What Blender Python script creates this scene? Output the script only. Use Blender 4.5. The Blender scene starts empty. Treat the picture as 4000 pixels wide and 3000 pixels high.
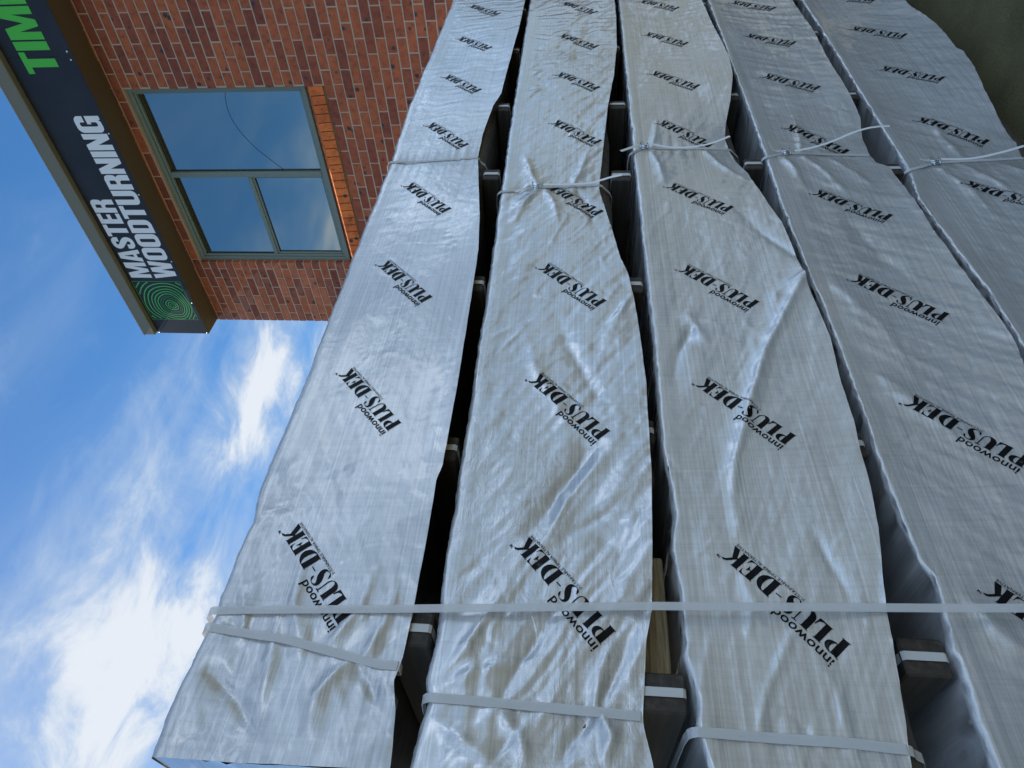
import bpy, math, random
import numpy as np
from mathutils import Vector, Matrix
from mathutils.geometry import tessellate_polygon

S = bpy.context.scene
R = math.radians
random.seed(7)

# ------------------------------------------------------------------ camera
F_PX, YAW, PITCH, ROLL = 2681.3, R(45.906), R(5.14), R(1.235)
fw = Vector((math.cos(YAW)*math.cos(PITCH), math.sin(YAW)*math.cos(PITCH), math.sin(PITCH)))
rt = Vector((math.sin(YAW), -math.cos(YAW), 0)); up = rt.cross(fw)
right = math.cos(ROLL)*rt + math.sin(ROLL)*up
upv = -math.sin(ROLL)*rt + math.cos(ROLL)*up
# the phone was held on its side: the picture's right is the world's down
cam_x, cam_y, cam_z = -upv, right, -fw
cd = bpy.data.cameras.new("camera"); cam = bpy.data.objects.new("camera", cd)
S.collection.objects.link(cam)
m = Matrix((cam_x, cam_y, cam_z)).transposed().to_4x4(); m.translation = (0, 0, 1.78)
cam.matrix_world = m
cd.sensor_width = 36; cd.lens = F_PX/4000*36
cd.clip_start = 0.05; cd.clip_end = 2000
S.camera = cam

# ------------------------------------------------------------------ light
SUN_AZ, SUN_EL = R(90.6), R(44)
S.view_settings.view_transform = 'Standard'; S.view_settings.look = 'None'
S.view_settings.exposure = 1.62; S.view_settings.gamma = 1.0
sun_dir = Vector((math.cos(SUN_AZ)*math.cos(SUN_EL), math.sin(SUN_AZ)*math.cos(SUN_EL), math.sin(SUN_EL)))
ld = bpy.data.lights.new("sun", 'SUN'); lo = bpy.data.objects.new("sun", ld); S.collection.objects.link(lo)
ld.energy = 3.0; ld.angle = R(0.6); ld.color = (1, .95, .87)
lo.rotation_euler = (-sun_dir).to_track_quat('-Z', 'Y').to_euler(); lo.location = sun_dir*30

W = bpy.data.worlds.new("World"); S.world = W; W.use_nodes = True
def build_world():
    nt = W.node_tree; N = nt.nodes; L = nt.links; N.clear()
    out = N.new('ShaderNodeOutputWorld'); bg = N.new('ShaderNodeBackground'); bg.inputs[1].default_value = 0.1
    sky = N.new('ShaderNodeTexSky'); sky.sky_type = 'NISHITA'; sky.sun_disc = False
    sky.sun_elevation = SUN_EL; sky.sun_rotation = R(90)-SUN_AZ
    sky.air_density = 1.0; sky.dust_density = 0.15; sky.ozone_density = 2.0
    hs = N.new('ShaderNodeHueSaturation'); hs.inputs['Saturation'].default_value = 1.3; hs.inputs['Value'].default_value = .46
    tc = N.new('ShaderNodeTexCoord')
    def math_(op, a, b=None, c=None, clamp=False):
        n = N.new('ShaderNodeMath'); n.operation = op; n.use_clamp = clamp
        for i, v in enumerate((a, b, c)):
            if v is None: continue
            if isinstance(v, (int, float)): n.inputs[i].default_value = v
            else: L.new(v, n.inputs[i])
        return n.outputs[0]
    def smooth(v, lo_, hi_, a=0., b=1.):
        n = N.new('ShaderNodeMapRange'); n.interpolation_type = 'SMOOTHSTEP'
        L.new(v, n.inputs[0]); n.inputs[1].default_value = lo_; n.inputs[2].default_value = hi_
        n.inputs[3].default_value = a; n.inputs[4].default_value = b
        return n.outputs[0]
    sep = N.new('ShaderNodeSeparateXYZ'); L.new(tc.outputs['Generated'], sep.inputs[0])
    # grey-blue haze low over the horizon
    hz = N.new('ShaderNodeMix'); hz.data_type = 'RGBA'; L.new(smooth(sep.outputs[2], .0, .30, .85, .0), hz.inputs[0]); L.new(sky.outputs[0], hz.inputs[6]); hz.inputs[7].default_value = (2.3, 2.75, 3.3, 1)
    L.new(hz.outputs[2], hs.inputs['Color'])
    # cloud layer: direction projected on a plane overhead, wisps stretched along one wind heading
    zc = math_('MAXIMUM', sep.outputs[2], 0.04)
    px = math_('DIVIDE', sep.outputs[0], zc); py = math_('DIVIDE', sep.outputs[1], zc)
    cmb = N.new('ShaderNodeCombineXYZ'); L.new(px, cmb.inputs[0]); L.new(py, cmb.inputs[1])
    mp = N.new('ShaderNodeMapping'); mp.inputs['Rotation'].default_value = (0, 0, R(-38)); mp.inputs['Scale'].default_value = (1.1, 3.0, 1)
    L.new(cmb.outputs[0], mp.inputs[0])
    n1 = N.new('ShaderNodeTexNoise'); n1.inputs['Scale'].default_value = 1.1; n1.inputs['Detail'].default_value = 9; n1.inputs['Roughness'].default_value = .55; n1.inputs['Distortion'].default_value = .5
    L.new(mp.outputs[0], n1.inputs['Vector'])
    n2 = N.new('ShaderNodeTexNoise'); n2.inputs['Scale'].default_value = 3.6; n2.inputs['Detail'].default_value = 10; n2.inputs['Roughness'].default_value = .64; n2.inputs['Distortion'].default_value = .55
    L.new(cmb.outputs[0], n2.inputs['Vector'])
    # banks of cloud at fixed bearings; last row unseen, added for fill light and reflections
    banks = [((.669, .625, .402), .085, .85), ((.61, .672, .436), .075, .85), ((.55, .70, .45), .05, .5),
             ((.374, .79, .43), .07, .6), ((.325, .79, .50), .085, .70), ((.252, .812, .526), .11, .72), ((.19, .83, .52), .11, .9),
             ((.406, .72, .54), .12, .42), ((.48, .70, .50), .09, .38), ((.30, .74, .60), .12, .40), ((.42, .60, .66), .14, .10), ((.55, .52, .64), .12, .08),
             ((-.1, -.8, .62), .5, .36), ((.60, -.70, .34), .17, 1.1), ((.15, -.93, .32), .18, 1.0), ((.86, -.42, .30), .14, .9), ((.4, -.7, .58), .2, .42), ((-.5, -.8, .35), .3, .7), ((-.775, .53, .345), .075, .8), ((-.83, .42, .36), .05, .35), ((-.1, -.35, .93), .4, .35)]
    acc = None
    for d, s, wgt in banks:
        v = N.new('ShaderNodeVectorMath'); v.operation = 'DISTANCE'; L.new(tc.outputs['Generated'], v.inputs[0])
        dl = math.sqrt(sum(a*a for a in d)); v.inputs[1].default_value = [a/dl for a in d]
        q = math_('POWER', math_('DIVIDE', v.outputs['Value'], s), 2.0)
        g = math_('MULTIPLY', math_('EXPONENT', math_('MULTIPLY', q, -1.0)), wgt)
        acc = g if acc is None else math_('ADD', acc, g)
    tex = math_('ADD', math_('MULTIPLY', n1.outputs[0], .75), math_('MULTIPLY', n2.outputs[0], .55))   # about .65
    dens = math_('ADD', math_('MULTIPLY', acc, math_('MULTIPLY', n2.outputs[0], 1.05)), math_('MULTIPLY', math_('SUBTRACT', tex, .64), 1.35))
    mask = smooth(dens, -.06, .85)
    veil = smooth(n1.outputs[0], .35, .75, .0, .22)
    mask = math_('MAXIMUM', mask, veil)
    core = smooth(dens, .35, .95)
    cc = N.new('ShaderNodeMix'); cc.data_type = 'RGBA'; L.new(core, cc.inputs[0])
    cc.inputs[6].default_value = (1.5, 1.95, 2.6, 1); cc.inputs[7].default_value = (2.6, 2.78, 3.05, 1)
    # sunlit clouds behind the camera, boosted as added light on the shaded faces
    fill_boost = smooth(sep.outputs[1], -.25, .35, 4.6, 1.0)
    sc_ = N.new('ShaderNodeVectorMath'); sc_.operation = 'SCALE'; L.new(cc.outputs[2], sc_.inputs[0]); L.new(fill_boost, sc_.inputs['Scale'])
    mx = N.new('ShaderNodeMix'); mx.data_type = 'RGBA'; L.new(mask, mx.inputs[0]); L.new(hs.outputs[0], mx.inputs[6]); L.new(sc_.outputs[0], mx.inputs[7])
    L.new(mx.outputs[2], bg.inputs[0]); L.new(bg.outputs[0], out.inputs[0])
build_world()

# ------------------------------------------------------------------ helpers
def tag(o, label=None, cat=None, group=None, kind=None):
    for k, v in (('label', label), ('category', cat), ('group', group), ('kind', kind)):
        if v: o[k] = v
    return o
def link(o, parent=None):
    S.collection.objects.link(o)
    if parent is not None: o.parent = parent
    return o
def empty(name, loc=(0, 0, 0)):
    o = bpy.data.objects.new(name, None); o.empty_display_size = .1; o.location = loc
    return link(o)
class MB:
    """collects faces; build() links them as one mesh object (world coordinates)"""
    def __init__(s): s.v = []; s.f = []; s.m = []; s.sm = []
    def add(s, vs, fs, mi=0, smooth=False):
        b = len(s.v); s.v.extend([tuple(p) for p in vs])
        for f in fs: s.f.append(tuple(b+i for i in f)); s.m.append(mi); s.sm.append(smooth)
    def box(s, x0, x1, y0, y1, z0, z1, mi=0, bev=0.0):
        if bev <= 0:
            vs = [(x, y, z) for x in (x0, x1) for y in (y0, y1) for z in (z0, z1)]
            s.add(vs, [(0, 1, 3, 2), (4, 6, 7, 5), (0, 4, 5, 1), (2, 3, 7, 6), (0, 2, 6, 4), (1, 5, 7, 3)], mi); return
        b = min(bev, (x1-x0)*.45, (y1-y0)*.45, (z1-z0)*.45)
        lo_ = (x0, y0, z0); hi_ = (x1, y1, z1); vs = []; idx = {}
        for sx in (0, 1):
            for sy in (0, 1):
                for sz in (0, 1):
                    for ax in range(3):
                        p = []
                        for a, sgn in enumerate((sx, sy, sz)):
                            e = hi_[a] if sgn else lo_[a]
                            if a != ax: e += -b if sgn else b
                            p.append(e)
                        idx[(sx, sy, sz, ax)] = len(vs); vs.append(p)
        fs = []
        for ax in range(3):
            o1, o2 = [a for a in range(3) if a != ax]
            for sgn in (0, 1):
                q = []
                for u, v in ((0, 0), (1, 0), (1, 1), (0, 1)):
                    k = [0, 0, 0]; k[ax] = sgn; k[o1] = u; k[o2] = v; q.append(idx[(*k, ax)])
                fs.append(q)
            for u in (0, 1):
                for v in (0, 1):
                    k0 = [0, 0, 0]; k0[ax] = 0; k0[o1] = u; k0[o2] = v; k1 = list(k0); k1[ax] = 1
                    fs.append([idx[(*k0, o1)], idx[(*k1, o1)], idx[(*k1, o2)], idx[(*k0, o2)]])
        for k in [(a, b_, c) for a in (0, 1) for b_ in (0, 1) for c in (0, 1)]:
            fs.append([idx[(*k, a)] for a in range(3)])
        s.add(vs, fs, mi)
    def tube(s, pts, r, mi=0, n=10, cap=True):
        pts = [Vector(p) for p in pts]; rings = []; nrm = None
        for i, p in enumerate(pts):
            t = (pts[min(i+1, len(pts)-1)]-pts[max(i-1, 0)]).normalized()
            if nrm is None: nrm = t.orthogonal().normalized()
            nrm = (nrm-t*nrm.dot(t)).normalized(); bi = t.cross(nrm)
            rings.append([p+r*(math.cos(a)*nrm+math.sin(a)*bi) for a in [2*math.pi*k/n for k in range(n)]])
        vs = [v for rg in rings for v in rg]; fs = []
        for i in range(len(pts)-1):
            for k in range(n):
                fs.append((i*n+k, i*n+(k+1) % n, (i+1)*n+(k+1) % n, (i+1)*n+k))
        if cap: fs.append(tuple(range(n))[::-1]); fs.append(tuple((len(pts)-1)*n+k for k in range(n)))
        s.add(vs, fs, mi, True)
    def ribbon(s, pts, width, wdir, th=.0009, mi=0, ndir=None):
        """flat band of real thickness along pts; wdir: width direction (or one per point)"""
        pts = [Vector(p) for p in pts]; vs = []; fs = []
        for i, p in enumerate(pts):
            t = (pts[min(i+1, len(pts)-1)]-pts[max(i-1, 0)]).normalized()
            w = Vector(wdir[i] if isinstance(wdir, list) else wdir)
            w = (w-t*w.dot(t)).normalized(); nn = t.cross(w).normalized()
            wd = width[i] if isinstance(width, list) else width
            for a, b in ((-1, -1), (1, -1), (1, 1), (-1, 1)):
                vs.append(p+w*a*wd/2+nn*b*th/2)
        n = len(pts)
        for i in range(n-1):
            for k in range(4):
                fs.append((i*4+k, i*4+(k+1) % 4, (i+1)*4+(k+1) % 4, (i+1)*4+k))
        fs.append((3, 2, 1, 0)); fs.append(((n-1)*4, (n-1)*4+1, (n-1)*4+2, (n-1)*4+3))
        s.add(vs, fs, mi)
    def build(s, name, mats, parent=None, origin=None):
        me = bpy.data.meshes.new(name); off = Vector(origin) if origin else (parent.matrix_basis.translation if parent and not parent.parent else Vector((0, 0, 0)))
        me.from_pydata([Vector(v)-off for v in s.v], [], s.f)
        for mt in (mats if isinstance(mats, list) else [mats]): me.materials.append(mt)
        me.polygons.foreach_set('material_index', s.m); me.polygons.foreach_set('use_smooth', s.sm)
        me.update(); o = bpy.data.objects.new(name, me)
        if origin and not parent: o.location = origin
        return link(o, parent)

def mat(name, col, rough=.6, metal=0., spec=.5):
    M = bpy.data.materials.new(name); M.use_nodes = True; b = M.node_tree.nodes['Principled BSDF']
    b.inputs['Base Color'].default_value = (*col, 1); b.inputs['Roughness'].default_value = rough
    b.inputs['Metallic'].default_value = metal; b.inputs['Specular IOR Level'].default_value = spec
    return M
class NT:
    def __init__(s, M): s.M = M; s.t = M.node_tree; s.b = s.t.nodes['Principled BSDF']
    def n(s, ty, **kw):
        x = s.t.nodes.new(ty)
        for k, v in kw.items():
            if k in x.inputs: x.inputs[k].default_value = v
            else: setattr(x, k, v)
        return x
    def l(s, a, b): s.t.links.new(a, b)
    def coord(s, scale=(1, 1, 1), rot=(0, 0, 0), kind='Object'):
        c = s.n('ShaderNodeTexCoord'); mp = s.n('ShaderNodeMapping'); mp.inputs['Scale'].default_value = scale; mp.inputs['Rotation'].default_value = rot
        s.l(c.outputs[kind], mp.inputs[0]); return mp.outputs[0]
    def noise(s, vec, scale, detail=4, rough=.5, dist=0.):
        x = s.n('ShaderNodeTexNoise'); x.inputs['Scale'].default_value = scale; x.inputs['Detail'].default_value = detail
        x.inputs['Roughness'].default_value = rough; x.inputs['Distortion'].default_value = dist; s.l(vec, x.inputs['Vector']); return x.outputs[0]
    def ramp(s, v, stops):
        x = s.n('ShaderNodeValToRGB'); cr = x.color_ramp
        while len(cr.elements) < len(stops): cr.elements.new(.5)
        for e, (p, c) in zip(cr.elements, stops): e.position = p; e.color = (*c, 1) if len(c) == 3 else c
        s.l(v, x.inputs[0]); return x.outputs[0]
    def mix(s, f, a, b, bt='MIX'):
        x = s.n('ShaderNodeMix'); x.data_type = 'RGBA'; x.blend_type = bt
        for i, v in ((0, f), (6, a), (7, b)):
            if isinstance(v, (int, float)): x.inputs[i].default_value = v
            elif isinstance(v, tuple): x.inputs[i].default_value = (*v, 1)
            else: s.l(v, x.inputs[i])
        return x.outputs[2]
    def math(s, op, a, b=0.):
        x = s.n('ShaderNodeMath'); x.operation = op
        for i, v in ((0, a), (1, b)):
            if isinstance(v, (int, float)): x.inputs[i].default_value = v
            else: s.l(v, x.inputs[i])
        return x.outputs[0]
    def bump(s, h, dist=.002, strength=1.):
        x = s.n('ShaderNodeBump'); x.inputs['Strength'].default_value = strength; x.inputs['Distance'].default_value = dist
        s.l(h, x.inputs['Height']); s.l(x.outputs[0], s.b.inputs['Normal']); return x

# ------------------------------------------------------------------ materials
def sheet_material(name, tone, seed):
    M = mat(name, (.3, .31, .32), .34, .22, .5); t = NT(M)
    c = t.coord((1, 1, 1))
    off = t.n('ShaderNodeVectorMath', operation='ADD'); t.l(c, off.inputs[0]); off.inputs[1].default_value = (seed*3.1, 0, seed*1.7)
    def st(scale):
        mp = t.n('ShaderNodeMapping'); mp.inputs['Scale'].default_value = scale; t.l(off.outputs[0], mp.inputs[0]); return mp.outputs[0]
    a = t.noise(st((.9, .01, 165)), 1.0, 6, .75)          # tapes of the weave running along the pack
    b = t.noise(st((120, .01, 2.2)), 1.0, 5, .7)          # cross tapes
    g = t.noise(st((2, 2, 3)), 1.0, 5, .6)                # grubby patches
    base = t.ramp(a, [(.30, tuple(v*.74 for v in tone)), (.5, tone), (.70, tuple(min(.8, v*1.36) for v in tone))])
    base = t.mix(.55, base, t.ramp(b, [(.3, (.78, .78, .78)), (.5, (1, 1, 1)), (.7, (1.12, 1.12, 1.12))]), 'MULTIPLY')
    base = t.mix(.6, base, t.ramp(g, [(.35, (.86, .85, .83)), (.62, (1.06, 1.06, 1.07))]), 'MULTIPLY')
    t.l(base, t.b.inputs['Base Color'])
    r = t.ramp(t.noise(st((9, 9, 30)), 1.0, 6, .75), [(.3, (.30,)*3), (.7, (.44,)*3)]); t.l(r, t.b.inputs['Roughness'])
    h = t.math('ADD', t.math('MULTIPLY', t.noise(st((400, 20, 60)), 1.0, 3, .7), .5), t.math('MULTIPLY', t.noise(st((60, 20, 420)), 1.0, 3, .7), .5))
    wv = t.bump(h, .0011, .55)
    # small hard crumples
    cr1 = t.noise(st((11, 1, 19)), 1.0, 9, .60, .5); cr = t.math('ABSOLUTE', t.math('SUBTRACT', cr1, .5))
    cb = t.n('ShaderNodeBump'); cb.inputs['Distance'].default_value = [.0022, .0050, .0030, .0040, .0040][seed]; cb.inputs['Strength'].default_value = .8; cb.invert = True
    gate = t.ramp(t.noise(st((1.6, 1, 3.2)), 1.0, 3, .6), [(.43, (.04,)*3), (.60, (1,)*3)])
    t.l(t.math('MULTIPLY', cr, gate), cb.inputs['Height']); t.l(cb.outputs[0], wv.inputs['Normal']); t.l(cb.outputs[0], t.b.inputs['Coat Normal'])
    t.b.inputs['Coat Weight'].default_value = 1.0; t.b.inputs['Coat Roughness'].default_value = .075; t.b.inputs['Coat IOR'].default_value = [1.75, 2.0, 1.8, 1.75, 1.75][seed]
    return M
M_sheet = [sheet_material('woven_sheet_%d' % i, tn, i) for i, tn in enumerate([(.41, .405, .395), (.43, .427, .42), (.48, .478, .47), (.42, .417, .41), (.40, .397, .39)])]
M_ink = mat('black_ink', (.004, .004, .005), .5, 0, .12)
t = NT(M_ink); sc_ = t.ramp(t.noise(t.coord((30, 30, 30)), 1.0, 8, .8), [(.60, (0, 0, 0)), (.70, (1, 1, 1))]); t.l(t.mix(t.math('MULTIPLY', sc_, .45), (.004, .004, .005), (.25, .25, .25)), t.b.inputs['Base Color'])
M_black = mat('black_film', (.062, .050, .040), .40, 0, .5)
t = NT(M_black); t.bump(t.noise(t.coord((12, 30, 30)), 1, 6, .6), .012, .8)
M_strap = mat('white_strap', (.62, .62, .61), .32, 0, .5)
t = NT(M_strap); t.b.inputs['Alpha'].default_value = .64
w = t.n('ShaderNodeTexWave'); w.inputs['Scale'].default_value = 260; w.bands_direction = 'X'; t.l(t.coord(), w.inputs['Vector']); t.bump(w.outputs[1], .0004, .6)
M_strapo = mat('white_strap_opaque', (.62, .62, .60), .4, 0, .5)
M_band = mat('grey_white_band', (.46, .46, .45), .45)
M_steel = mat('zinc_wire', (.55, .60, .66), .22, 1.)
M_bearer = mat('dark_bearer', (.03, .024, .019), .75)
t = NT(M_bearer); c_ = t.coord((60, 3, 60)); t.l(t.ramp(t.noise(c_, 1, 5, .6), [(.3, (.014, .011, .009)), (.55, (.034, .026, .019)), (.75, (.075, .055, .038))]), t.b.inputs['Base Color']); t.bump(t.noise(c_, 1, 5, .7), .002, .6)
M_tan = mat('tan_timber', (.42, .32, .17), .8)
t = NT(M_tan); c_ = t.coord((5, 40, 90)); t.l(t.ramp(t.noise(c_, 1.2, 6, .65, 1.0), [(.3, (.12, .085, .045)), (.5, (.30, .22, .115)), (.72, (.42, .33, .19))]), t.b.inputs['Base Color']); t.bump(t.noise(c_, 1.2, 6, .7, 1.0), .003, .8)

def brick_material(name, cols, dark=.9):
    M = mat(name, cols[0], .82, 0, .3); t = NT(M)
    geo = t.n('ShaderNodeNewGeometry'); rnd = geo.outputs['Random Per Island']
    c = t.coord((1, 1, 1))
    base = t.ramp(rnd, [(0, cols[0]), (.33, cols[1]), (.62, cols[2]), (1, cols[3])])
    fl = t.noise(c, 16, 5, .65); base = t.mix(.85, base, t.ramp(fl, [(.3, (.62, .55, .55)), (.5, (1, 1, 1)), (.72, (1.25, 1.2, 1.1))]), 'MULTIPLY')
    sp = t.noise(c, 42, 3, .6); spm = t.ramp(sp, [(.64, (0, 0, 0)), (.69, (1, 1, 1))])
    base = t.mix(spm, base, (.045, .035, .035))
    vo = t.n('ShaderNodeTexVoronoi'); vo.inputs['Scale'].default_value = 10; t.l(c, vo.inputs['Vector'])
    blot = t.ramp(vo.outputs['Distance'], [(.15, (1, 1, 1)), (.24, (0, 0, 0))]); gate = t.ramp(t.noise(c, 5, 2), [(.46, (0, 0, 0)), (.52, (1, 1, 1))])
    base = t.mix(t.math('MULTIPLY', blot, gate), base, (.05, .045, .05))
    t.l(base, t.b.inputs['Base Color']); t.bump(t.noise(c, 90, 5, .7), .003, .7); return M
M_brick = brick_material('red_brick', [(.35, .098, .046), (.40, .116, .052), (.275, .076, .042), (.21, .060, .040)])
M_sill = brick_material('sill_brick', [(.60, .16, .045), (.66, .18, .05), (.56, .145, .045), (.52, .135, .042)])
M_mortar = mat('mortar', (.42, .345, .265), .9)
t = NT(M_mortar); t.bump(t.noise(t.coord(), 120, 4, .7), .003, .6)
M_sillj = mat('sill_joint', (.10, .055, .035), .9)
M_alu = mat('green_grey_aluminium', (.165, .21, .18), .42, 0, .5)
M_gasket = mat('black_gasket', (.012, .012, .012), .5)
M_glass = mat('tinted_glass', (.36, .40, .38), .04, 1.0)
M_gutter = mat('olive_gutter', (.17, .165, .12), .5)
M_soffit = mat('brown_soffit', (.095, .070, .038), .6)
M_panel = mat('navy_sign_panel', (.016, .017, .024), .42, 0, .35)
t = NT(M_panel); t.l(t.ramp(t.noise(t.coord(), 3, 4), [(.3, (.017, .017, .019)), (.7, (.027, .027, .030))]), t.b.inputs['Base Color'])
M_white = mat('white_vinyl', (.78, .80, .82), .4)
M_green = mat('green_vinyl', (.075, .50, .045), .4)
M_emb = mat('green_emblem_ink', (.07, .42, .09), .45)
M_pipe = mat('dark_pipe', (.03, .03, .03), .5)
M_roof = mat('roof_sheet', (.2, .2, .2), .5)
M_ground = mat('ground_concrete', (.08, .075, .04), .85)
t = NT(M_ground); c_ = t.coord()
gcol = t.ramp(t.noise(c_, 3, 8, .65), [(.3, (.072, .060, .020)), (.5, (.110, .095, .034)), (.7, (.150, .132, .050))])
gcol = t.mix(.5, gcol, t.ramp(t.noise(c_, 90, 4, .8), [(.38, (.40, .40, .36)), (.62, (1.35, 1.35, 1.3))]), 'MULTIPLY')
t.l(gcol, t.b.inputs['Base Color']); t.bump(t.noise(c_, 160, 4, .7), .004, .8)

# ------------------------------------------------------------------ noise for the cloth
def perlin(x, y, seed):
    rs = np.random.RandomState(seed); P = rs.rand(256, 256)*2*np.pi
    xi = np.floor(x).astype(int); yi = np.floor(y).astype(int); xf = x-xi; yf = y-yi
    u = xf*xf*xf*(xf*(xf*6-15)+10); v = yf*yf*yf*(yf*(yf*6-15)+10)
    def g(a, b, dx, dy):
        an = P[(xi+a) & 255, (yi+b) & 255]; return np.cos(an)*dx+np.sin(an)*dy
    n00 = g(0, 0, xf, yf); n10 = g(1, 0, xf-1, yf); n01 = g(0, 1, xf, yf-1); n11 = g(1, 1, xf-1, yf-1)
    return 1.5*((n00*(1-u)+n10*u)*(1-v)+(n01*(1-u)+n11*u)*v)
def ridged(x, y, seed, octv=3):
    s = 0; a = 1; tot = 0
    for k in range(octv):
        s = s+a*(1-np.abs(perlin(x*2**k, y*2**k, seed+k))*1.6); tot += a; a *= .5
    return s/tot
def fbm(x, y, seed, octv=4):
    s = 0; a = 1
    for k in range(octv): s = s+a*perlin(x*2**k, y*2**k, seed+k); a *= .5
    return s
def seg_dist(X, Z, pts):
    """distance to a polyline, signed side, and 0..1 position along it"""
    best = None; tot = sum(math.dist(pts[i], pts[i+1]) for i in range(len(pts)-1)); acc = 0
    for (ax, az), (bx, bz) in zip(pts[:-1], pts[1:]):
        dx, dz = bx-ax, bz-az; L2 = dx*dx+dz*dz; L = math.sqrt(L2)
        tt = np.clip(((X-ax)*dx+(Z-az)*dz)/L2, 0, 1); ex = X-ax-tt*dx; ez = Z-az-tt*dz
        d = np.hypot(ex, ez); sg = np.sign(dx*ez-dz*ex); pos = (acc+tt*L)/tot; acc += L
        if best is None: best = [d, sg, pos]
        else:
            k = d < best[0]; best = [np.where(k, d, best[0]), np.where(k, sg, best[1]), np.where(k, pos, best[2])]
    return best

# ------------------------------------------------------------------ glyphs for the print on the sheets (millimetres)
def arc(cx, cy, rx, ry, a0, a1, n=10):
    return [(cx+rx*math.cos(R(a0+(a1-a0)*k/n)), cy+ry*math.sin(R(a0+(a1-a0)*k/n))) for k in range(n+1)]
def tess(outer, holes=()):
    loops = [[Vector((x, y, 0)) for x, y in outer]]+[[Vector((x, y, 0)) for x, y in h] for h in holes]
    flat = [p for lp in loops for p in lp]
    return [[(flat[i].x, flat[i].y) for i in tr] for tr in tessellate_polygon(loops)]
def stroke(pts):
    """strip of quads from (x, y, width) triples"""
    out = []; L = []; n = len(pts)
    for i, (x, y, w) in enumerate(pts):
        a = pts[max(0, i-1)]; b = pts[min(n-1, i+1)]; dx, dy = b[0]-a[0], b[1]-a[1]; l = math.hypot(dx, dy) or 1
        L.append(((x-dy/l*w/2, y+dx/l*w/2), (x+dy/l*w/2, y-dx/l*w/2)))
    for (a, b), (c, d) in zip(L[:-1], L[1:]): out += [[a, b, d], [a, d, c]]
    return out
def dense(pts, n=4):
    """Catmull-Rom through (x, y, w)"""
    P = [pts[0]]+list(pts)+[pts[-1]]; out = []
    for i in range(1, len(P)-2):
        for k in range(n):
            t_ = k/n; q = []
            for a in range(len(pts[0])):
                p0, p1, p2, p3 = P[i-1][a], P[i][a], P[i+1][a], P[i+2][a]
                q.append(.5*(2*p1+(p2-p0)*t_+(2*p0-5*p1+4*p2-p3)*t_*t_+(3*p1-p0-3*p2+p3)*t_**3))
            out.append(tuple(q))
    return out+[pts[-1]]
def logo_big():
    T = []
    T += tess([(0, 0), (18, 0), (18, .9), (15.8, 1.6), (15.8, 16.5), (20, 16.5)]+arc(20, 27.8, 14, 11.3, -90, 90)+[(-1, 39), (-1, 38), (2.4, 37.4), (2.4, 1.6), (0, .9)],
              [[(16.2, 18)]+arc(16.4, 27.8, 7.2, 9.8, -90, 90)+[(16.2, 37.6)]])
    T += tess([(37.5, 0), (65.5, 0), (67.5, 16), (65.8, 16)]+arc(54.5, 15, 10.5, 12.2, 0, -90, 6)+[(52, 2.6), (52, 37.4), (54.5, 38.1), (54.5, 39), (37, 39), (37, 38.1), (39.6, 37.4), (39.6, 1.6), (37.5, .9)])
    T += tess([(66, 39.4), (66, 38.6), (68.6, 37.8), (68.6, 13)]+arc(83.5, 13, 14.9, 14, 180, 360, 14)+[(98.4, 37.2), (102, 38.0), (102, 39.6), (91, 39.6), (91, 38.0), (96, 37.2), (96, 14)]+arc(88.7, 14, 7.3, 12, 0, -180, 12)+[(81.4, 37.8), (84, 38.6), (84, 39.4)])
    T += stroke(dense([(130, 29, .8), (128.6, 34, 4.5), (124, 39, 1.6), (118.5, 40.2, 1.6), (112.5, 38, 4.5), (110.6, 32, 8.5), (114.5, 25, 12), (120.5, 18.5, 13.5), (125.2, 11, 11), (125, 4, 6), (119, .1, 1.8), (112, 0, 1.6), (107, 4, 4.5), (104.8, 10, .8)], 4))
    T += tess([(138, 21.4), (151, 21.4), (151, 23.6), (138, 23.6)])
    T += tess([(154, 0), (171, 0)]+arc(171, 20, 23, 20, -90, 90, 16)+[(154, 40), (154, 39), (156.8, 38.4), (156.8, 1.6), (154, 1)], [[(170.4, 1.6)]+arc(170.6, 20, 9.8, 18.2, -90, 90, 14)+[(170.4, 38.4)]])
    T += tess([(197, 0), (227.5, 0), (229.5, 12), (228.6, 12)]+arc(216, 12, 12, 10.6, 0, -90, 6)+[(212.8, 1.5), (212.8, 19.6), (216, 19.2), (219.6, 14), (220.4, 14), (220.4, 27), (219.6, 27), (216, 21.6), (212.8, 21.2), (212.8, 38.5)]+arc(216, 28, 11, 10.5, 90, 0, 6)+[(228, 28), (227.5, 40), (196.5, 40), (196.5, 39.2), (199.4, 38.4), (199.4, 1.6), (197, .9)])
    T += tess([(232, 0), (249, 0), (249, .9), (246.6, 1.6), (246.6, 17), (248.5, 18.5), (257, -.4), (270.5, -.4), (256.6, 25), (264, 35), (272, 39.5), (266, 41.2), (260, 38), (246.6, 21), (246.6, 38.4), (249, 39.1), (249, 40), (231, 40), (231, 39.1), (233.8, 38.4), (233.8, 1.6), (232, .9)])
    return T
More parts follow.
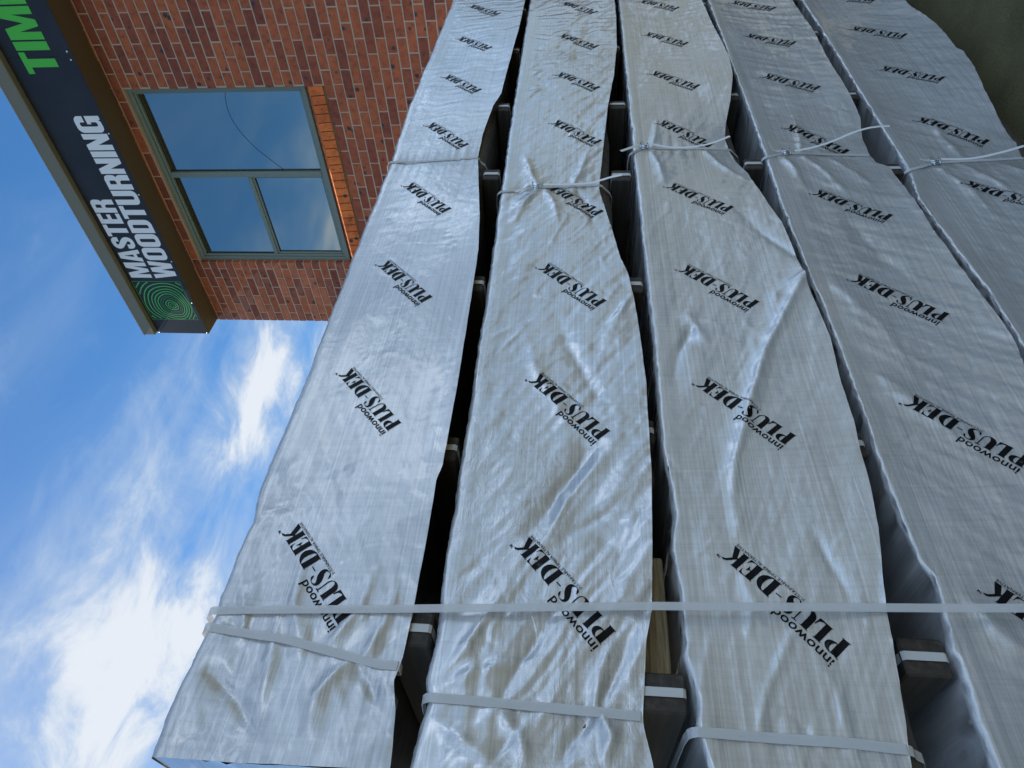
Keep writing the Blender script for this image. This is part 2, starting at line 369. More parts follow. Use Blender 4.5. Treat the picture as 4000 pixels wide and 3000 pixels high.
def font_tris(body, box, offset=0.0, res=2):
    """builtin outline font fitted in box=(x0,y0,x1,y1)"""
    cu = bpy.data.curves.new('lettering', 'FONT'); cu.body = body; cu.resolution_u = res; cu.offset = offset
    o = bpy.data.objects.new('lettering', cu); S.collection.objects.link(o)
    dg = bpy.context.evaluated_depsgraph_get(); dg.update(); me = bpy.data.meshes.new_from_object(o.evaluated_get(dg))
    me.calc_loop_triangles(); V = np.array([v.co[:2] for v in me.vertices])
    tr = [[tuple(V[i]) for i in t_.vertices] for t_ in me.loop_triangles]
    bpy.data.objects.remove(o); bpy.data.curves.remove(cu); bpy.data.meshes.remove(me)
    mn = V.min(0); mx = V.max(0); x0, y0, x1, y1 = box
    return [[(x0+(x-mn[0])/(mx[0]-mn[0])*(x1-x0), y0+(y-mn[1])/(mx[1]-mn[1])*(y1-y0)) for x, y in q] for q in tr]
def subdivide(T, mx):
    out = []; st = list(T)
    while st:
        q = st.pop(); d = [math.dist(q[i], q[(i+1) % 3]) for i in range(3)]; k = max(range(3), key=lambda i: d[i])
        if d[k] <= mx: out.append(q); continue
        a, b, c = q[k], q[(k+1) % 3], q[(k+2) % 3]; m_ = ((a[0]+b[0])/2, (a[1]+b[1])/2)
        st.append([a, m_, c]); st.append([m_, b, c])
    return out
LOGO = subdivide(logo_big(), 12)
LOGO += subdivide(font_tris('innowood', (.5, 44, 132, 63.5), .012), 16)
LOGO += font_tris('SUSTAINABLE TIMBER ALTERNATIVE', (106, -8.4, 270, -2.0), .0, 1)
LOGO += font_tris('TM', (272, 39, 281, 45), .01, 1)
LOGO = np.array(LOGO)/1000.
ca, sa = math.cos(R(41.7)), math.sin(R(41.7))

# ------------------------------------------------------------------ the five packs
FACE = 1.29; BACK = 2.25; X1 = 5.52
PK = [  # measured on the stack: top edge, lower hem, first print, straps
 dict(x0=.318, body=2.14, strap_n=[(2.505, .556), (2.34, .54), (2.13, .50)], strap_f=[(2.515, 2.438), (2.18, 2.47)],
  top=[(.3, 2.512), (.42, 2.510), (.543, 2.501), (.58, 2.496), (.63, 2.5), (.72, 2.5), (.8, 2.497), (.86, 2.503), (.96, 2.511), (1.23, 2.505), (1.9, 2.512), (2.44, 2.513), (2.9, 2.533), (4.4, 2.536), (5.6, 2.53)],
  hem=[(.32, 2.078), (.42, 2.088), (.474, 2.103), (.518, 2.094), (.6, 2.091), (.817, 2.091), (.936, 2.094), (.978, 2.086), (1.246, 2.086), (1.655, 2.095), (1.855, 2.099), (2.06, 2.117), (2.234, 2.14), (2.484, 2.172), (2.678, 2.173), (2.95, 2.157), (3.07, 2.132), (3.26, 2.128), (3.87, 2.109), (5.6, 2.10)],
  kx=.771, kz=2.385),
 dict(x0=.27, body=1.66, strap_n=[(2.05, .447), (1.88, .445), (1.644, .438)], strap_f=[(2.06, 2.215), (1.93, 2.241), (1.7, 2.257)],
  top=[(.26, 2.05), (.4, 2.042), (.44, 2.034), (.48, 2.045), (.55, 2.037), (.69, 2.043), (1.25, 2.046), (1.73, 2.052), (2.3, 2.06), (2.9, 2.07), (4.1, 2.08), (5.6, 2.08)],
  hem=[(.27, 1.63), (.356, 1.632), (.431, 1.646), (.512, 1.638), (.576, 1.632), (.642, 1.617), (.713, 1.612), (.964, 1.598), (1.26, 1.593), (1.468, 1.6), (1.622, 1.609), (1.742, 1.622), (1.808, 1.641), (1.936, 1.659), (2.04, 1.676), (2.136, 1.691), (2.239, 1.705), (2.476, 1.69), (2.933, 1.659), (3.238, 1.627), (3.59, 1.604), (4.0, 1.596), (5.6, 1.61)],
  kx=.761, kz=1.870),
 dict(x0=.27, body=1.168, strap_n=[(1.56, .418), (1.316, .416), (1.164, .41)], strap_f=[(1.57, 2.50), (1.529, 2.544), (1.189, 2.517)],
  top=[(.26, 1.535), (.363, 1.54), (.42, 1.553), (.476, 1.549), (.553, 1.566), (.582, 1.56), (.69, 1.56), (.776, 1.57), (.872, 1.557), (1.05, 1.568), (1.26, 1.568), (1.5, 1.566), (2.2, 1.57), (3.3, 1.575), (5.6, 1.58)],
  hem=[(.27, 1.21), (.384, 1.207), (.459, 1.195), (.529, 1.184), (.662, 1.167), (.736, 1.154), (.847, 1.13), (.958, 1.117), (1.064, 1.111), (1.157, 1.102), (1.275, 1.101), (1.455, 1.087), (1.578, 1.093), (1.696, 1.1), (1.894, 1.104), (2.005, 1.111), (2.119, 1.135), (2.232, 1.156), (2.337, 1.171), (2.422, 1.2), (2.485, 1.208), (2.607, 1.213), (2.755, 1.189), (2.973, 1.14), (3.214, 1.097), (3.415, 1.083), (3.59, 1.092), (3.881, 1.107), (4.245, 1.119), (5.6, 1.12)],
  kx=.756, kz=1.440),
 dict(x0=.27, body=.686, strap_n=[(1.08, .29), (.9, .29), (.68, .29)], strap_f=[(1.08, 2.455), (1.006, 2.484), (.706, 2.469)],
  top=[(.26, 1.08), (.403, 1.078), (.505, 1.076), (.577, 1.07), (.59, 1.077), (.633, 1.07), (.741, 1.058), (.77, 1.072), (.87, 1.08), (.985, 1.083), (1.216, 1.076), (1.5, 1.078), (1.97, 1.088), (2.2, 1.092), (2.45, 1.086), (3.5, 1.085), (5.6, 1.09)],
  hem=[(.27, .66), (.6, .65), (1.0, .63), (1.359, .631), (1.443, .614), (1.577, .62), (1.676, .629), (1.829, .639), (1.973, .649), (2.206, .658), (2.38, .664), (2.415, .699), (2.502, .704), (2.614, .697), (2.792, .654), (2.898, .646), (3.337, .645), (3.763, .633), (4.2, .641), (5.6, .64)],
  kx=.703, kz=.949),
 dict(x0=.27, body=.10, strap_n=[(.60, .29), (.4, .29), (.15, .29)], strap_f=[(.605, 2.354), (.504, 2.399), (.187, 2.431)],
  top=[(.26, .6), (1.43, .604), (1.665, .601), (1.865, .618), (2.16, .635), (2.363, .608), (3.0, .6), (3.84, .59), (5.6, .6)],
  hem=[(.27, .12), (1.2, .06), (2.0, .13), (2.424, .19), (2.563, .162), (2.745, .131), (2.913, .1), (3.047, .085), (3.305, .045), (3.427, .036), (3.484, .051), (3.613, .042), (3.803, .031), (3.953, .05), (4.072, .069), (5.6, .05)],
  kx=.749, kz=.44)]
# folds seen in the sheets: (points x,z ; half width ; height toward the viewer ; one-sided?)
FOLDS = {
 0: [([(.47, 2.47), (.436, 2.406), (.373, 2.339), (.338, 2.294)], .015, -.010), ([(.848, 2.427), (.836, 2.465), (.801, 2.484)], .012, -.005), ([(.90, 2.44), (.96, 2.46), (1.0, 2.50)], .02, .004),
     ([(.497, 2.176), (.413, 2.108)], .012, -.006), ([(.572, 2.489), (.562, 2.411)], .010, -.006), ([(.589, 2.364), (.487, 2.349), (.377, 2.336)], .010, .004), ([(.52, 2.30), (.62, 2.34), (.75, 2.35)], .014, .005),
     ([(.54, 2.42), (.63, 2.45), (.70, 2.49)], .012, .006), ([(.53, 2.25), (.60, 2.20), (.70, 2.18)], .014, .005), ([(.50, 2.20), (.44, 2.24), (.36, 2.24)], .016, .006), ([(.51, 2.17), (.58, 2.14), (.66, 2.13)], .010, .005)],
 1: [([(1.03, 1.735), (.906, 1.81), (.778, 1.872)], .022, -.010), ([(1.0, 1.715), (.88, 1.79), (.75, 1.85)], .015, .006), ([(.86, 1.69), (.82, 1.745), (.79, 1.80)], .012, -.005),
     ([(.463, 2.037), (.507, 2.0), (.602, 1.942), (.692, 1.898)], .012, .008), ([(.458, 2.03), (.496, 1.955), (.533, 1.813), (.54, 1.774)], .012, .008), ([(.423, 2.03), (.391, 1.983), (.34, 1.892)], .014, .009),
     ([(.457, 1.719), (.506, 1.694), (.586, 1.658)], .012, -.009), ([(.45, 1.73), (.5, 1.72), (.57, 1.70)], .010, .008), ([(.437, 1.719), (.4, 1.701), (.351, 1.719)], .012, .009), ([(.437, 1.73), (.39, 1.77), (.34, 1.80)], .014, -.008),
     ([(.45, 1.9), (.5, 1.88), (.58, 1.83), (.64, 1.81)], .010, -.006), ([(.86, 1.615), (.844, 1.696)], .012, -.004), ([(.43, 1.90), (.39, 1.86), (.33, 1.84)], .012, .006), ([(1.6, 1.62), (1.5, 1.66), (1.42, 1.70)], .010, .005),
     ([(1.12, 1.80), (1.3, 1.88), (1.5, 1.93)], .02, .004), ([(1.2, 1.72), (1.4, 1.80), (1.55, 1.84)], .018, -.004), ([(2.22, 1.93), (2.12, 1.97), (2.0, 2.0)], .014, .006), ([(2.24, 1.9), (2.12, 1.86), (1.98, 1.84)], .014, .006), ([(2.26, 1.93), (2.36, 1.96), (2.5, 1.99)], .014, .006), ([(2.25, 1.80), (2.36, 1.77), (2.52, 1.74)], .014, .006), ([(2.22, 1.78), (2.1, 1.74), (1.95, 1.72)], .014, -.005)],
 2: [([(1.496, 1.448), (1.379, 1.5), (1.207, 1.548)], .016, -.008), ([(1.529, 1.459), (1.411, 1.422)], .012, .006), ([(1.7, 1.10), (1.60, 1.16), (1.365, 1.281), (1.214, 1.338), (1.017, 1.404), (.909, 1.425), (.781, 1.427)], .017, .013),
     ([(1.675, 1.118), (1.602, 1.212), (1.5, 1.24)], .012, .005), ([(.812, 1.276), (.742, 1.261), (.656, 1.238)], .006, -.004), ([(.418, 1.553), (.487, 1.54), (.61, 1.506)], .010, .006), ([(.401, 1.555), (.363, 1.527), (.3, 1.51)], .010, .007),
     ([(1.02, 1.56), (.97, 1.53), (.9, 1.54)], .010, -.005), ([(2.5, 1.5), (2.4, 1.48), (2.25, 1.47)], .013, .006), ([(2.53, 1.5), (2.64, 1.48), (2.8, 1.46)], .013, .005), ([(2.5, 1.3), (2.4, 1.27), (2.26, 1.20)], .014, .006), ([(.6, 1.44), (.66, 1.42), (.74, 1.44)], .008, .004), ([(1.72, 1.11), (1.9, 1.20), (2.05, 1.25)], .012, -.004),
     ([(.42, 1.45), (.5, 1.42), (.6, 1.36), (.66, 1.30)], .010, .004), ([(.42, 1.3), (.5, 1.3), (.58, 1.33)], .010, .003)],
 3: [([(2.46, 1.03), (2.36, 1.0), (2.2, .99)], .016, .008), ([(2.45, .95), (2.33, .9), (2.15, .86)], .018, .008), ([(2.44, .86), (2.32, .80), (2.18, .76)], .016, .007), ([(2.5, .95), (2.62, .93), (2.8, .92)], .016, .006), ([(1.7, 1.04), (1.5, .95), (1.3, .92)], .03, .006), ([(1.3, 1.0), (1.1, .9), (1.0, .8)], .03, .006), ([(.7, 1.02), (.6, .96), (.56, .86)], .022, .007), ([(2.0, .9), (1.8, .86), (1.6, .78)], .03, -.005)],
 4: [([(2.35, .5), (2.2, .46), (2.0, .44)], .016, .008), ([(2.38, .42), (2.25, .36), (2.05, .32)], .016, .008), ([(2.45, .4), (2.6, .42), (2.8, .4)], .016, .007), ([(2.4, .3), (2.3, .24), (2.2, .2)], .016, .007)]}
NAMES = ['topmost', 'second from the top', 'middle', 'second from the ground', 'lowest']

def interp(lst, x): return np.interp(x, [a for a, _ in lst], [b for _, b in lst])
def flare(x, k):
    """how far the free hem swings out; the straps hold it in"""
    xn = PK[k]['strap_n'][1][1]; xf = PK[k]['strap_f'][-1][1]
    base = [.026, .022, .045, .05, .07][k]
    f = np.minimum(1-np.exp(-((x-xn)/.22)**2), 1-np.exp(-((x-xf)/.32)**2))
    return .004+base*f
class Sheet:
    def __init__(s, k):
        p = PK[k]; s.k = k
        nx = 660; s.xs = np.concatenate([np.linspace(p['x0'], 2.8, 400, endpoint=False), np.linspace(2.8, X1, nx-400)])
        xs = s.xs; fl = flare(xs, k)
        ztop = interp(p['top'], xs)
        # hem points measured on the face plane, moved along the sight line to the swung-out hem
        hx, hz = [], []
        for (a, b) in p['hem']:
            q = (FACE-flare(np.array([a]), k)[0])/FACE; hx.append(a*q); hz.append(1.78+(b-1.78)*q)
        zbot = np.interp(xs, hx, hz)
        zbot = zbot+.0009*fbm(xs*9, xs*0+k, 40+k, 3)
        zbot = np.where(xs > 2.8, zbot, zbot)
        nv = 64; v = np.linspace(0, 1, nv); s.nv = nv
        rad = .013+.004*fbm(xs*7, xs*0+.5, 60+k, 2)
        ztop = ztop+.0025*fbm(xs*11, xs*0+2.2, 70+k, 3)
        s.zc = ztop-rad; s.zb = zbot
        Z = s.zc[:, None]+(zbot-s.zc)[:, None]*v[None, :]; X = np.repeat(xs[:, None], nv, 1)
        Y = FACE-fl[:, None]*v[None, :]**1.7
        Y = Y-s.disp(X, Z, v[None, :], k)
        s.X, s.Y, s.Z = X, Y, Z
        # the round top corner and the top, back to the rear
        rows = []; na = 7
        d0 = FACE-Y[:, 0]
        for j in range(1, na+1):
            a = j/na*math.pi/2; cr = .0030*fbm(xs*34, xs*0+j*.6, 90+k, 3)*math.sin(math.pi*j/(na+1))
            rows.append((Y[:, 0]+(rad)*(1-math.cos(a))+cr*.5, s.zc+rad*math.sin(a)+cr))
        yt = np.array([.06, .12, .2, .32, .46, .62, .8, .93])*(BACK-FACE)
        for yy in yt: rows.append((FACE+.024+yy+0*xs, s.zc+rad+.0035*fbm(xs*5, xs*0+yy*6, 110+k, 3)-.002*(yy > .05)))
        rows.append((BACK+0*xs, s.zc+rad-.02)); rows.append((BACK+.01+0*xs, p['body']-.086+0*xs))  # unseen rear hem, hung low to block light leaking through the gap
        yy = np.stack([r[0] for r in rows[::-1]], 1); zz = np.stack([r[1] for r in rows[::-1]], 1)
        s.FX = np.concatenate([np.repeat(xs[:, None], len(rows), 1), X], 1)
        s.FY = np.concatenate([yy, Y], 1); s.FZ = np.concatenate([zz, Z], 1)
    def disp(s, X, Z, v, k):
        edge = np.clip(v*6, .25, 1)
        D = .0045*fbm(X*1.6, Z*3+k*9, 10+k, 2)
        # soft diagonal drape folds, calm areas between them
        a = R([28, -32, -22, 50, 46][k]); U = X*math.cos(a)+Z*math.sin(a); V = -X*math.sin(a)+Z*math.cos(a)
        near = np.exp(-np.clip(X-.3, 0, 9)/.55)
        D += ([.0004, .0026, .0011, .0030, .0030][k]+[.0034, .0022, .0012, .001, .001][k]*near)*(ridged(U*3.2, V*13, 20+k, 3)-.55)
        D += ([.0001, .0008, .0003, .0008, .0008][k]+.0006*near)*ridged(U*9+3, V*26, 30+k, 4)*(.5+.5*np.clip(perlin(X*2, Z*4, 33+k)*2+.5, 0, 1))
        # fine upright ripples where the sheet was pulled along its length
        calm = np.clip(.55+1.3*perlin(X*1.7+k*3, Z*3.5, 71+k), .1, 1.3)
        D += [.0004, .0034, .0010, .0020, .0020][k]*calm*fbm(U*5.5+.8*perlin(X*5, Z*5, 73+k), V*17, 72+k, 3)+[.0030, .0012, .0008, .0005, .0005][k]*near*fbm(X*9, Z*9, 75+k, 3)
        # thin hard creases
        for q, (fa, fb, hh) in enumerate(((3.1, 8.5, .0016), (6.3, 5.2, .0012), (2.2, 15., .0014))):
            c_ = np.clip(1-np.abs(perlin(U*fa+q*7.7+.5*perlin(X*4, Z*4, 80+q), V*fb+k*3.3, 81+q+k*5))/.055, 0, 1)
            g_ = np.clip(perlin(X*2.3+q*5, Z*4.1, 90+q+k*3)*3.2, 0, 1)
            D += (hh*[.35, 1.1, .8, 1.0, 1.0][k]+hh*.9*near)*c_*g_*(1 if q != 1 else -1)
        rp = np.clip((X-1.8)/1.2, 0, 1)*[1, 2.2, 1.3, .5, .9][k]+.12
        D += rp*.0011*perlin(X*34+1.2*perlin(X*3, Z*9, 5+k), Z*5.5, 50+k)
        D += [.0002, .0005, .0003, .0004, .0004][k]*perlin(X*60, Z*60, 52+k)+[.0002, .0008, .0006, .0008, .0008][k]*ridged(X*22, Z*30, 54+k, 2)*np.clip(perlin(X*3, Z*6, 57+k)*3, 0, 1)
        # creased line just under the top corner
        D += .0024*np.exp(-((v-.03)/.03)**2)*(.6+ridged(X*16, Z*40, 58+k, 3))
        for pts, w, h in FOLDS.get(k, []):
            wob = .35*w*perlin(X*18, Z*18, 61)
            d, sg, pos = seg_dist(X, Z, pts)
            env = np.sin(np.pi*np.clip(pos*.86+.14, 0, 1))**.5*np.clip(1.2-pos*.7, 0, 1)
            D += (1.6 if k == 0 else 1.4)*h*env*np.exp(-np.abs((d+wob)/w)**1.08)
        # pinched under the straps
        for st, w in ((PK[k]['strap_n'], .05), (PK[k]['strap_f'], .035)):
            zs = [a for a, _ in st][::-1]; xx = [b for _, b in st][::-1]; xc = np.interp(Z, zs, xx)
            dd = X-xc
            D -= .006*np.exp(-np.abs(dd)/w)
            D += .0022*np.exp(-np.abs(dd)/(w*2.2))*perlin(Z*42+k, dd*3, 63+k)
        return D*edge
    def y_at(s, x, z):
        x = np.asarray(x, float); z = np.asarray(z, float)
        i = np.clip(np.searchsorted(s.xs, x)-1, 0, len(s.xs)-2); tx = (x-s.xs[i])/(s.xs[i+1]-s.xs[i])
        zc = s.zc[i]*(1-tx)+s.zc[i+1]*tx; zb = s.zb[i]*(1-tx)+s.zb[i+1]*tx
        v = (z-zc)/(zb-zc)*(s.nv-1); j = np.clip(np.floor(v).astype(int), 0, s.nv-2); tv = np.clip(v-j, 0, 1)
        y0 = s.Y[i, j]*(1-tv)+s.Y[i, j+1]*tv; y1 = s.Y[i+1, j]*(1-tv)+s.Y[i+1, j+1]*tv
        return y0*(1-tx)+y1*tx, (v >= 0) & (v <= s.nv-1)

SH = []
PITCH_X = .494
for k, p in enumerate(PK):
    s = Sheet(k); SH.append(s)
    root = empty('timber_pack', (2.9, FACE+.45, p['body']))
    labels = ['topmost silver wrapped timber pack with its folded end against the sky',
              'second timber pack down, pinched by a strap with one wire buckle and glossy diagonal creases',
              'middle timber pack of the five, with a long raised crease running down its face',
              'fourth timber pack down, its loose white strap tail lying over the gap below',
              'lowest timber pack, its sheet hanging almost to the ground']
    tag(root, labels[k], 'timber pack', 'silver wrapped timber packs stacked on bearers')
    off = np.array(root.location)
    # ---- wrap: sheet + print, one mesh
    nxs, nr = s.FX.shape
    V = np.stack([s.FX, s.FY, s.FZ], -1).reshape(-1, 3)
    I = np.arange(nxs*nr).reshape(nxs, nr)
    quads = np.stack([I[:-1, :-1], I[:-1, 1:], I[1:, 1:], I[1:, :-1]], -1).reshape(-1, 4)
    verts = [V]; faces = quads.tolist(); mi = [0]*len(faces); sm = [1]*len(faces); base = len(V)
    # folded near end (and a plain far end)
    for end in (0, 1):
        ny, nz = 40, 30; yy = np.linspace(0, 1, ny); zz = np.linspace(0, 1, nz)
        col = 0 if end == 0 else -1
        zt = s.FZ[col].max()-.004; zb_ = p['body']; yf = FACE+.002
        Yg, Zg = np.meshgrid(yf+yy*(BACK-yf), zb_+zz*(zt-zb_), indexing='ij')
        d1 = (Yg-yf)*.62+(Zg-zb_)-(zt-zb_)*.62; d2 = (Yg-yf)*.5+(zt-Zg)-.1
        bul = .012*np.sin(np.pi*np.clip((Yg-yf)/(BACK-yf), 0, 1))*np.sin(np.pi*zz)[None, :]
        fold = .006*np.exp(-np.abs(d1)/.012)+.005*np.exp(-np.abs(d2)/.01)+.002*fbm(Yg*9, Zg*12, 130+k, 3)*np.sin(np.pi*zz)[None, :]
        x_ = s.xs[0]+.002-bul-fold if end == 0 else s.xs[-1]-.002+bul
        G = np.stack([x_, Yg, Zg], -1).reshape(-1, 3); J = np.arange(ny*nz).reshape(ny, nz)+base
        q = np.stack([J[:-1, :-1], J[1:, :-1], J[1:, 1:], J[:-1, 1:]], -1).reshape(-1, 4).tolist()
        verts.append(G); faces += q; mi += [0]*len(q); sm += [1]*len(q); base += len(G)
    # print
    nlog = 10; j0 = 0
    for j in range(nlog):
        kx = p['kx']+PITCH_X*j; kz = p['kz']
        if k == 0 and j >= 3: kz += .012
        # anchor: foot of the first letter
        O = np.array([kx-.1734, kz-.181]); P2 = LOGO.reshape(-1, 2)
        x = O[0]+P2[:, 0]*ca-P2[:, 1]*sa; z = O[1]+P2[:, 0]*sa+P2[:, 1]*ca
        if x.max() > X1-.02: break
        y, ok = s.y_at(x, z); ok &= (x > s.xs[0]+.004); ok3 = ok.reshape(-1, 3).all(1)
        if not ok3.any(): continue
        G = np.stack([x, y-.0011, z], -1).reshape(-1, 3, 3)[ok3].reshape(-1, 3); n3 = len(G)//3
        verts.append(G); faces += (np.arange(n3*3).reshape(n3, 3)+base).tolist(); mi += [1]*n3; sm += [0]*n3; base += len(G)
    V = np.concatenate(verts)-off
    me = bpy.data.meshes.new('wrap'); me.from_pydata(V, [], faces); me.materials.append(M_sheet[k]); me.materials.append(M_ink)
    me.polygons.foreach_set('material_index', mi); me.polygons.foreach_set('use_smooth', sm); me.update()
    link(bpy.data.objects.new('wrap', me), root)
    # ---- black underwrap (the dark cloth showing below the hem)
    nb = 300; xs = np.linspace(p['x0']+.02, X1-.02, nb); body = p['body']; zt = body+.2; rows = []
    sagk = .006*fbm(xs*2.2, xs*0+k, 140+k, 3)
    yv = FACE+.016+.005*fbm(xs*4, xs*0+.3, 144+k, 3)
    prof = [(0.05, zt-.0), (.0, body+.10), (-.004, body+.05), (.002, body+.022), (.016, body+.006), (.04, body), (.3, body-.0), (BACK-.02-FACE-.03, body), (BACK-.02-FACE-.03, zt)]
    G = []
    for dy, z_ in prof:
        G.append(np.stack([xs, yv+dy+.002*fbm(xs*18, xs*0+z_*30, 150+k, 3), z_+0*xs+(sagk if z_ < body+.03 and dy < .2 else 0)], -1))
    G = np.stack(G, 1).reshape(-1, 3)-off; I = np.arange(nb*len(prof)).reshape(nb, len(prof))
    q = np.stack([I[:-1, :-1], I[1:, :-1], I[1:, 1:], I[:-1, 1:]], -1).reshape(-1, 4).tolist()
    q.append([int(i) for i in I[0]]); q.append([int(i) for i in I[-1][::-1]])
    me = bpy.data.meshes.new('under_wrap'); me.from_pydata(G, [], q); me.materials.append(M_black)
    me.polygons.foreach_set('use_smooth', [1]*(len(q)-2)+[0, 0]); me.update(); link(bpy.data.objects.new('under_wrap', me), root)
    # ---- straps
    for key, wd in (('strap_n', .0172), ('strap_f', .0145)):
        st = p[key]; zs = [a for a, _ in st]; xx = [b for _, b in st]
        zc = float(np.interp(xx[0], s.xs, s.zc)); zb_ = float(np.interp(xx[-1], s.xs, s.zb)); ztop_ = zc+.026
        pts = []
        for yy in (BACK+.012, BACK-.03): pts.append((xx[0], yy, p['body']+.1 if yy > BACK else ztop_+.003))
        for yy in np.linspace(BACK-.2, FACE+.05, 8): pts.append((xx[0], yy, ztop_+.003))
        for a in (75, 50, 25): pts.append((xx[0], FACE+.022-.026*math.cos(R(a)), zc+.028*math.sin(R(a))-.001))
        zz = np.linspace(zc-.004, zb_+.004, 26); xr = np.interp(zz, zs[::-1], xx[::-1])
        yy = s.y_at(xr, zz)[0]; ym = np.array([min(yy[max(0, i-3):i+4]) for i in range(len(yy))])-.0022
        ym = np.convolve(np.pad(ym, 2, mode='edge'), np.ones(5)/5, 'valid')
        pts += [(a, b, c) for a, b, c in zip(xr, ym, zz)]
        xe = xr[-1]; ye = ym[-1]
        zl = min(zb_-.002, body+.02)
        pts += [(xe-.001, ye+.006, (zb_+zl)/2), (xe-.002, min(ye+.018, FACE+.024), zl), (xe-.003, FACE+.03, body+.004), (xe-.003, FACE+.05, body-.004), (xe-.003, FACE+.2, body-.005)]
        mb = MB(); mb.ribbon(pts, wd, (1, 0, .02), .0011); so = mb.build('strap', M_strap, root)
        if key == 'strap_f' and k > 0:
            tails = {1: [(2.235, 1.272, 1.905), (2.225, 1.266, 1.83), (2.216, 1.257, 1.742), (2.219, 1.247, 1.70), (2.222, 1.237, 1.665), (2.221, 1.228, 1.627)],
                     2: [(2.535, 1.272, 1.505), (2.495, 1.266, 1.434), (2.475, 1.256, 1.36), (2.481, 1.244, 1.285), (2.506, 1.23, 1.219)],
                     3: [(2.47, 1.272, .98), (2.477, 1.262, .913), (2.505, 1.25, .836), (2.54, 1.235, .759), (2.555, 1.225, .694), (2.553, 1.22, .637)],
                     4: [(2.395, 1.27, .49), (2.375, 1.258, .402), (2.384, 1.243, .312), (2.406, 1.228, .225)]}[k]
            up_ = {1: [(2.225, 1.272, 1.95), (2.195, 1.264, 1.965), (2.169, 1.262, 2.001)], 2: [(2.53, 1.272, 1.55), (2.5, 1.266, 1.575), (2.452, 1.258, 1.622)],
                   3: [(2.47, 1.272, 1.03), (2.456, 1.262, 1.06), (2.486, 1.245, 1.077)], 4: [(2.39, 1.27, .53), (2.37, 1.262, .55), (2.36, 1.25, .58)]}[k]
            mb = MB()
            for ps in (tails, up_):
                d_ = dense([tuple(q) for q in ps], 6)
                # lift clear of the sheet
                d2 = []
                for a, b, c in d_:
                    yv_, ok = s.y_at([a], [c]); b = min(b, yv_[0]-.004) if ok[0] else b
                    d2.append((a, b, c))
                mb.ribbon(d2, .0118, (1, 0, 0), .0009)
            mb.build('tail', M_strapo, so, origin=tuple(root.location))
            # wire buckle: two prongs joined by cross wires
            cz = {1: 1.93, 2: 1.529, 3: 1.008, 4: .506}[k]; cx = {1: 2.236, 2: 2.538, 3: 2.478, 4: 2.394}[k]
            y_ = float(min(s.y_at([cx-.01, cx, cx+.015], [cz]*3)[0]))-.007
            mb = MB(); r_ = .0021
            for dz in (-.0145, .0145):
                mb.tube([(cx-.011, y_, cz+dz*.8), (cx-.008, y_-.003, cz+dz), (cx+.004, y_-.004, cz+dz), (cx+.019, y_-.007, cz+dz*.9)], r_)
            mb.tube([(cx-.011, y_, cz-.0116), (cx-.014, y_, cz-.006), (cx-.014, y_, cz+.006), (cx-.011, y_, cz+.0116)], r_)
            mb.tube([(cx+.002, y_-.004, cz-.0145), (cx+.002, y_-.004, cz+.0145)], r_)
            mb.tube([(cx-.006, y_-.002, cz-.0145), (cx-.006, y_-.002, cz+.0145)], r_)
            mb.build('buckle', M_steel, so, origin=tuple(root.location))

# ------------------------------------------------------------------ bearers
def bearer(x, ztop, zbot, yfront, label, w=.072):
    r_ = empty('timber_bearer', (x, yfront, zbot)); tag(r_, label, 'timber bearer', 'dark timber bearers between the packs')
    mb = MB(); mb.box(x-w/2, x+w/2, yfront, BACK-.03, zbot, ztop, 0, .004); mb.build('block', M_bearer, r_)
    mb = MB(); pts = [(x, yfront+.3, ztop+.0015), (x, yfront+.03, ztop+.0015), (x, yfront+.002, ztop-.001), (x, yfront-.0025, ztop-.006), (x, yfront-.0025, (ztop+zbot)/2), (x, yfront-.0025, zbot+.006), (x, yfront+.002, zbot+.001), (x, yfront+.03, zbot-.0008), (x, yfront+.3, zbot-.0008)]
    mb.ribbon(pts, .0165, (1, 0, 0), .001); mb.build('strap_band', M_band, r_)
GAPS = [('under the topmost pack', 0, 1, [.579, 1.035, 1.689, 2.356, 2.941, 3.589, 4.182, 4.85, 5.4]),
        ('under the second pack down', 1, 2, [.484, 1.107, 1.689, 2.343, 2.944, 3.59, 4.2, 4.85, 5.4]),
        ('under the middle pack', 2, 3, [.577, 1.085, 1.689, 2.421, 3.018, 3.6, 4.2, 4.85, 5.4]),
        ('under the fourth pack down', 3, 4, [.577, 1.1, 1.617, 2.38, 3.009, 3.73, 4.25, 4.85, 5.4]),
        ('under the lowest pack', 4, None, [.577, 1.1, 1.617, 2.38, 3.009, 3.73, 4.25, 4.85, 5.4])]
ORD = ['first', 'second', 'third', 'fourth', 'fifth', 'sixth', 'seventh', 'eighth', 'ninth']
for nm, a, b, xl in GAPS:
    for i, x in enumerate(xl):
        zb_ = 0.0 if b is None else float(np.interp(x, SH[b].xs, SH[b].zc))+.026
        zt = PK[a]['body']-.003
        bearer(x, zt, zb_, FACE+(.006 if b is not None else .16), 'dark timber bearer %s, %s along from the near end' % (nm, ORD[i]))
# tan board lying in the gap under the second pack
mb = MB(); mb.box(.535, .80, FACE+.075, FACE+.16, 1.578, 1.648, 0, .004)
tag(mb.build('timber_plank', M_tan, None, (.75, FACE+.1, 1.578)), 'short rough tan timber offcut lying in the gap under the second pack', 'timber plank')

# long band tied upright round the near end of the whole stack
pts = []; prev = None
band = [(.588, 2.515), (.607, 2.113), (.632, 1.621), (.642, 1.299), (.648, 1.108), (.655, .922), (.66, .6), (.665, .3), (.67, .02)]
zz = np.linspace(2.50, .02, 200); xr = np.interp(-zz, [-b for _, b in band], [a for a, _ in band])
yy = np.full(len(zz), FACE+.5)
for s in SH:
    y_, ok = s.y_at(xr, zz); yy = np.where(ok, np.minimum(yy, y_), yy)
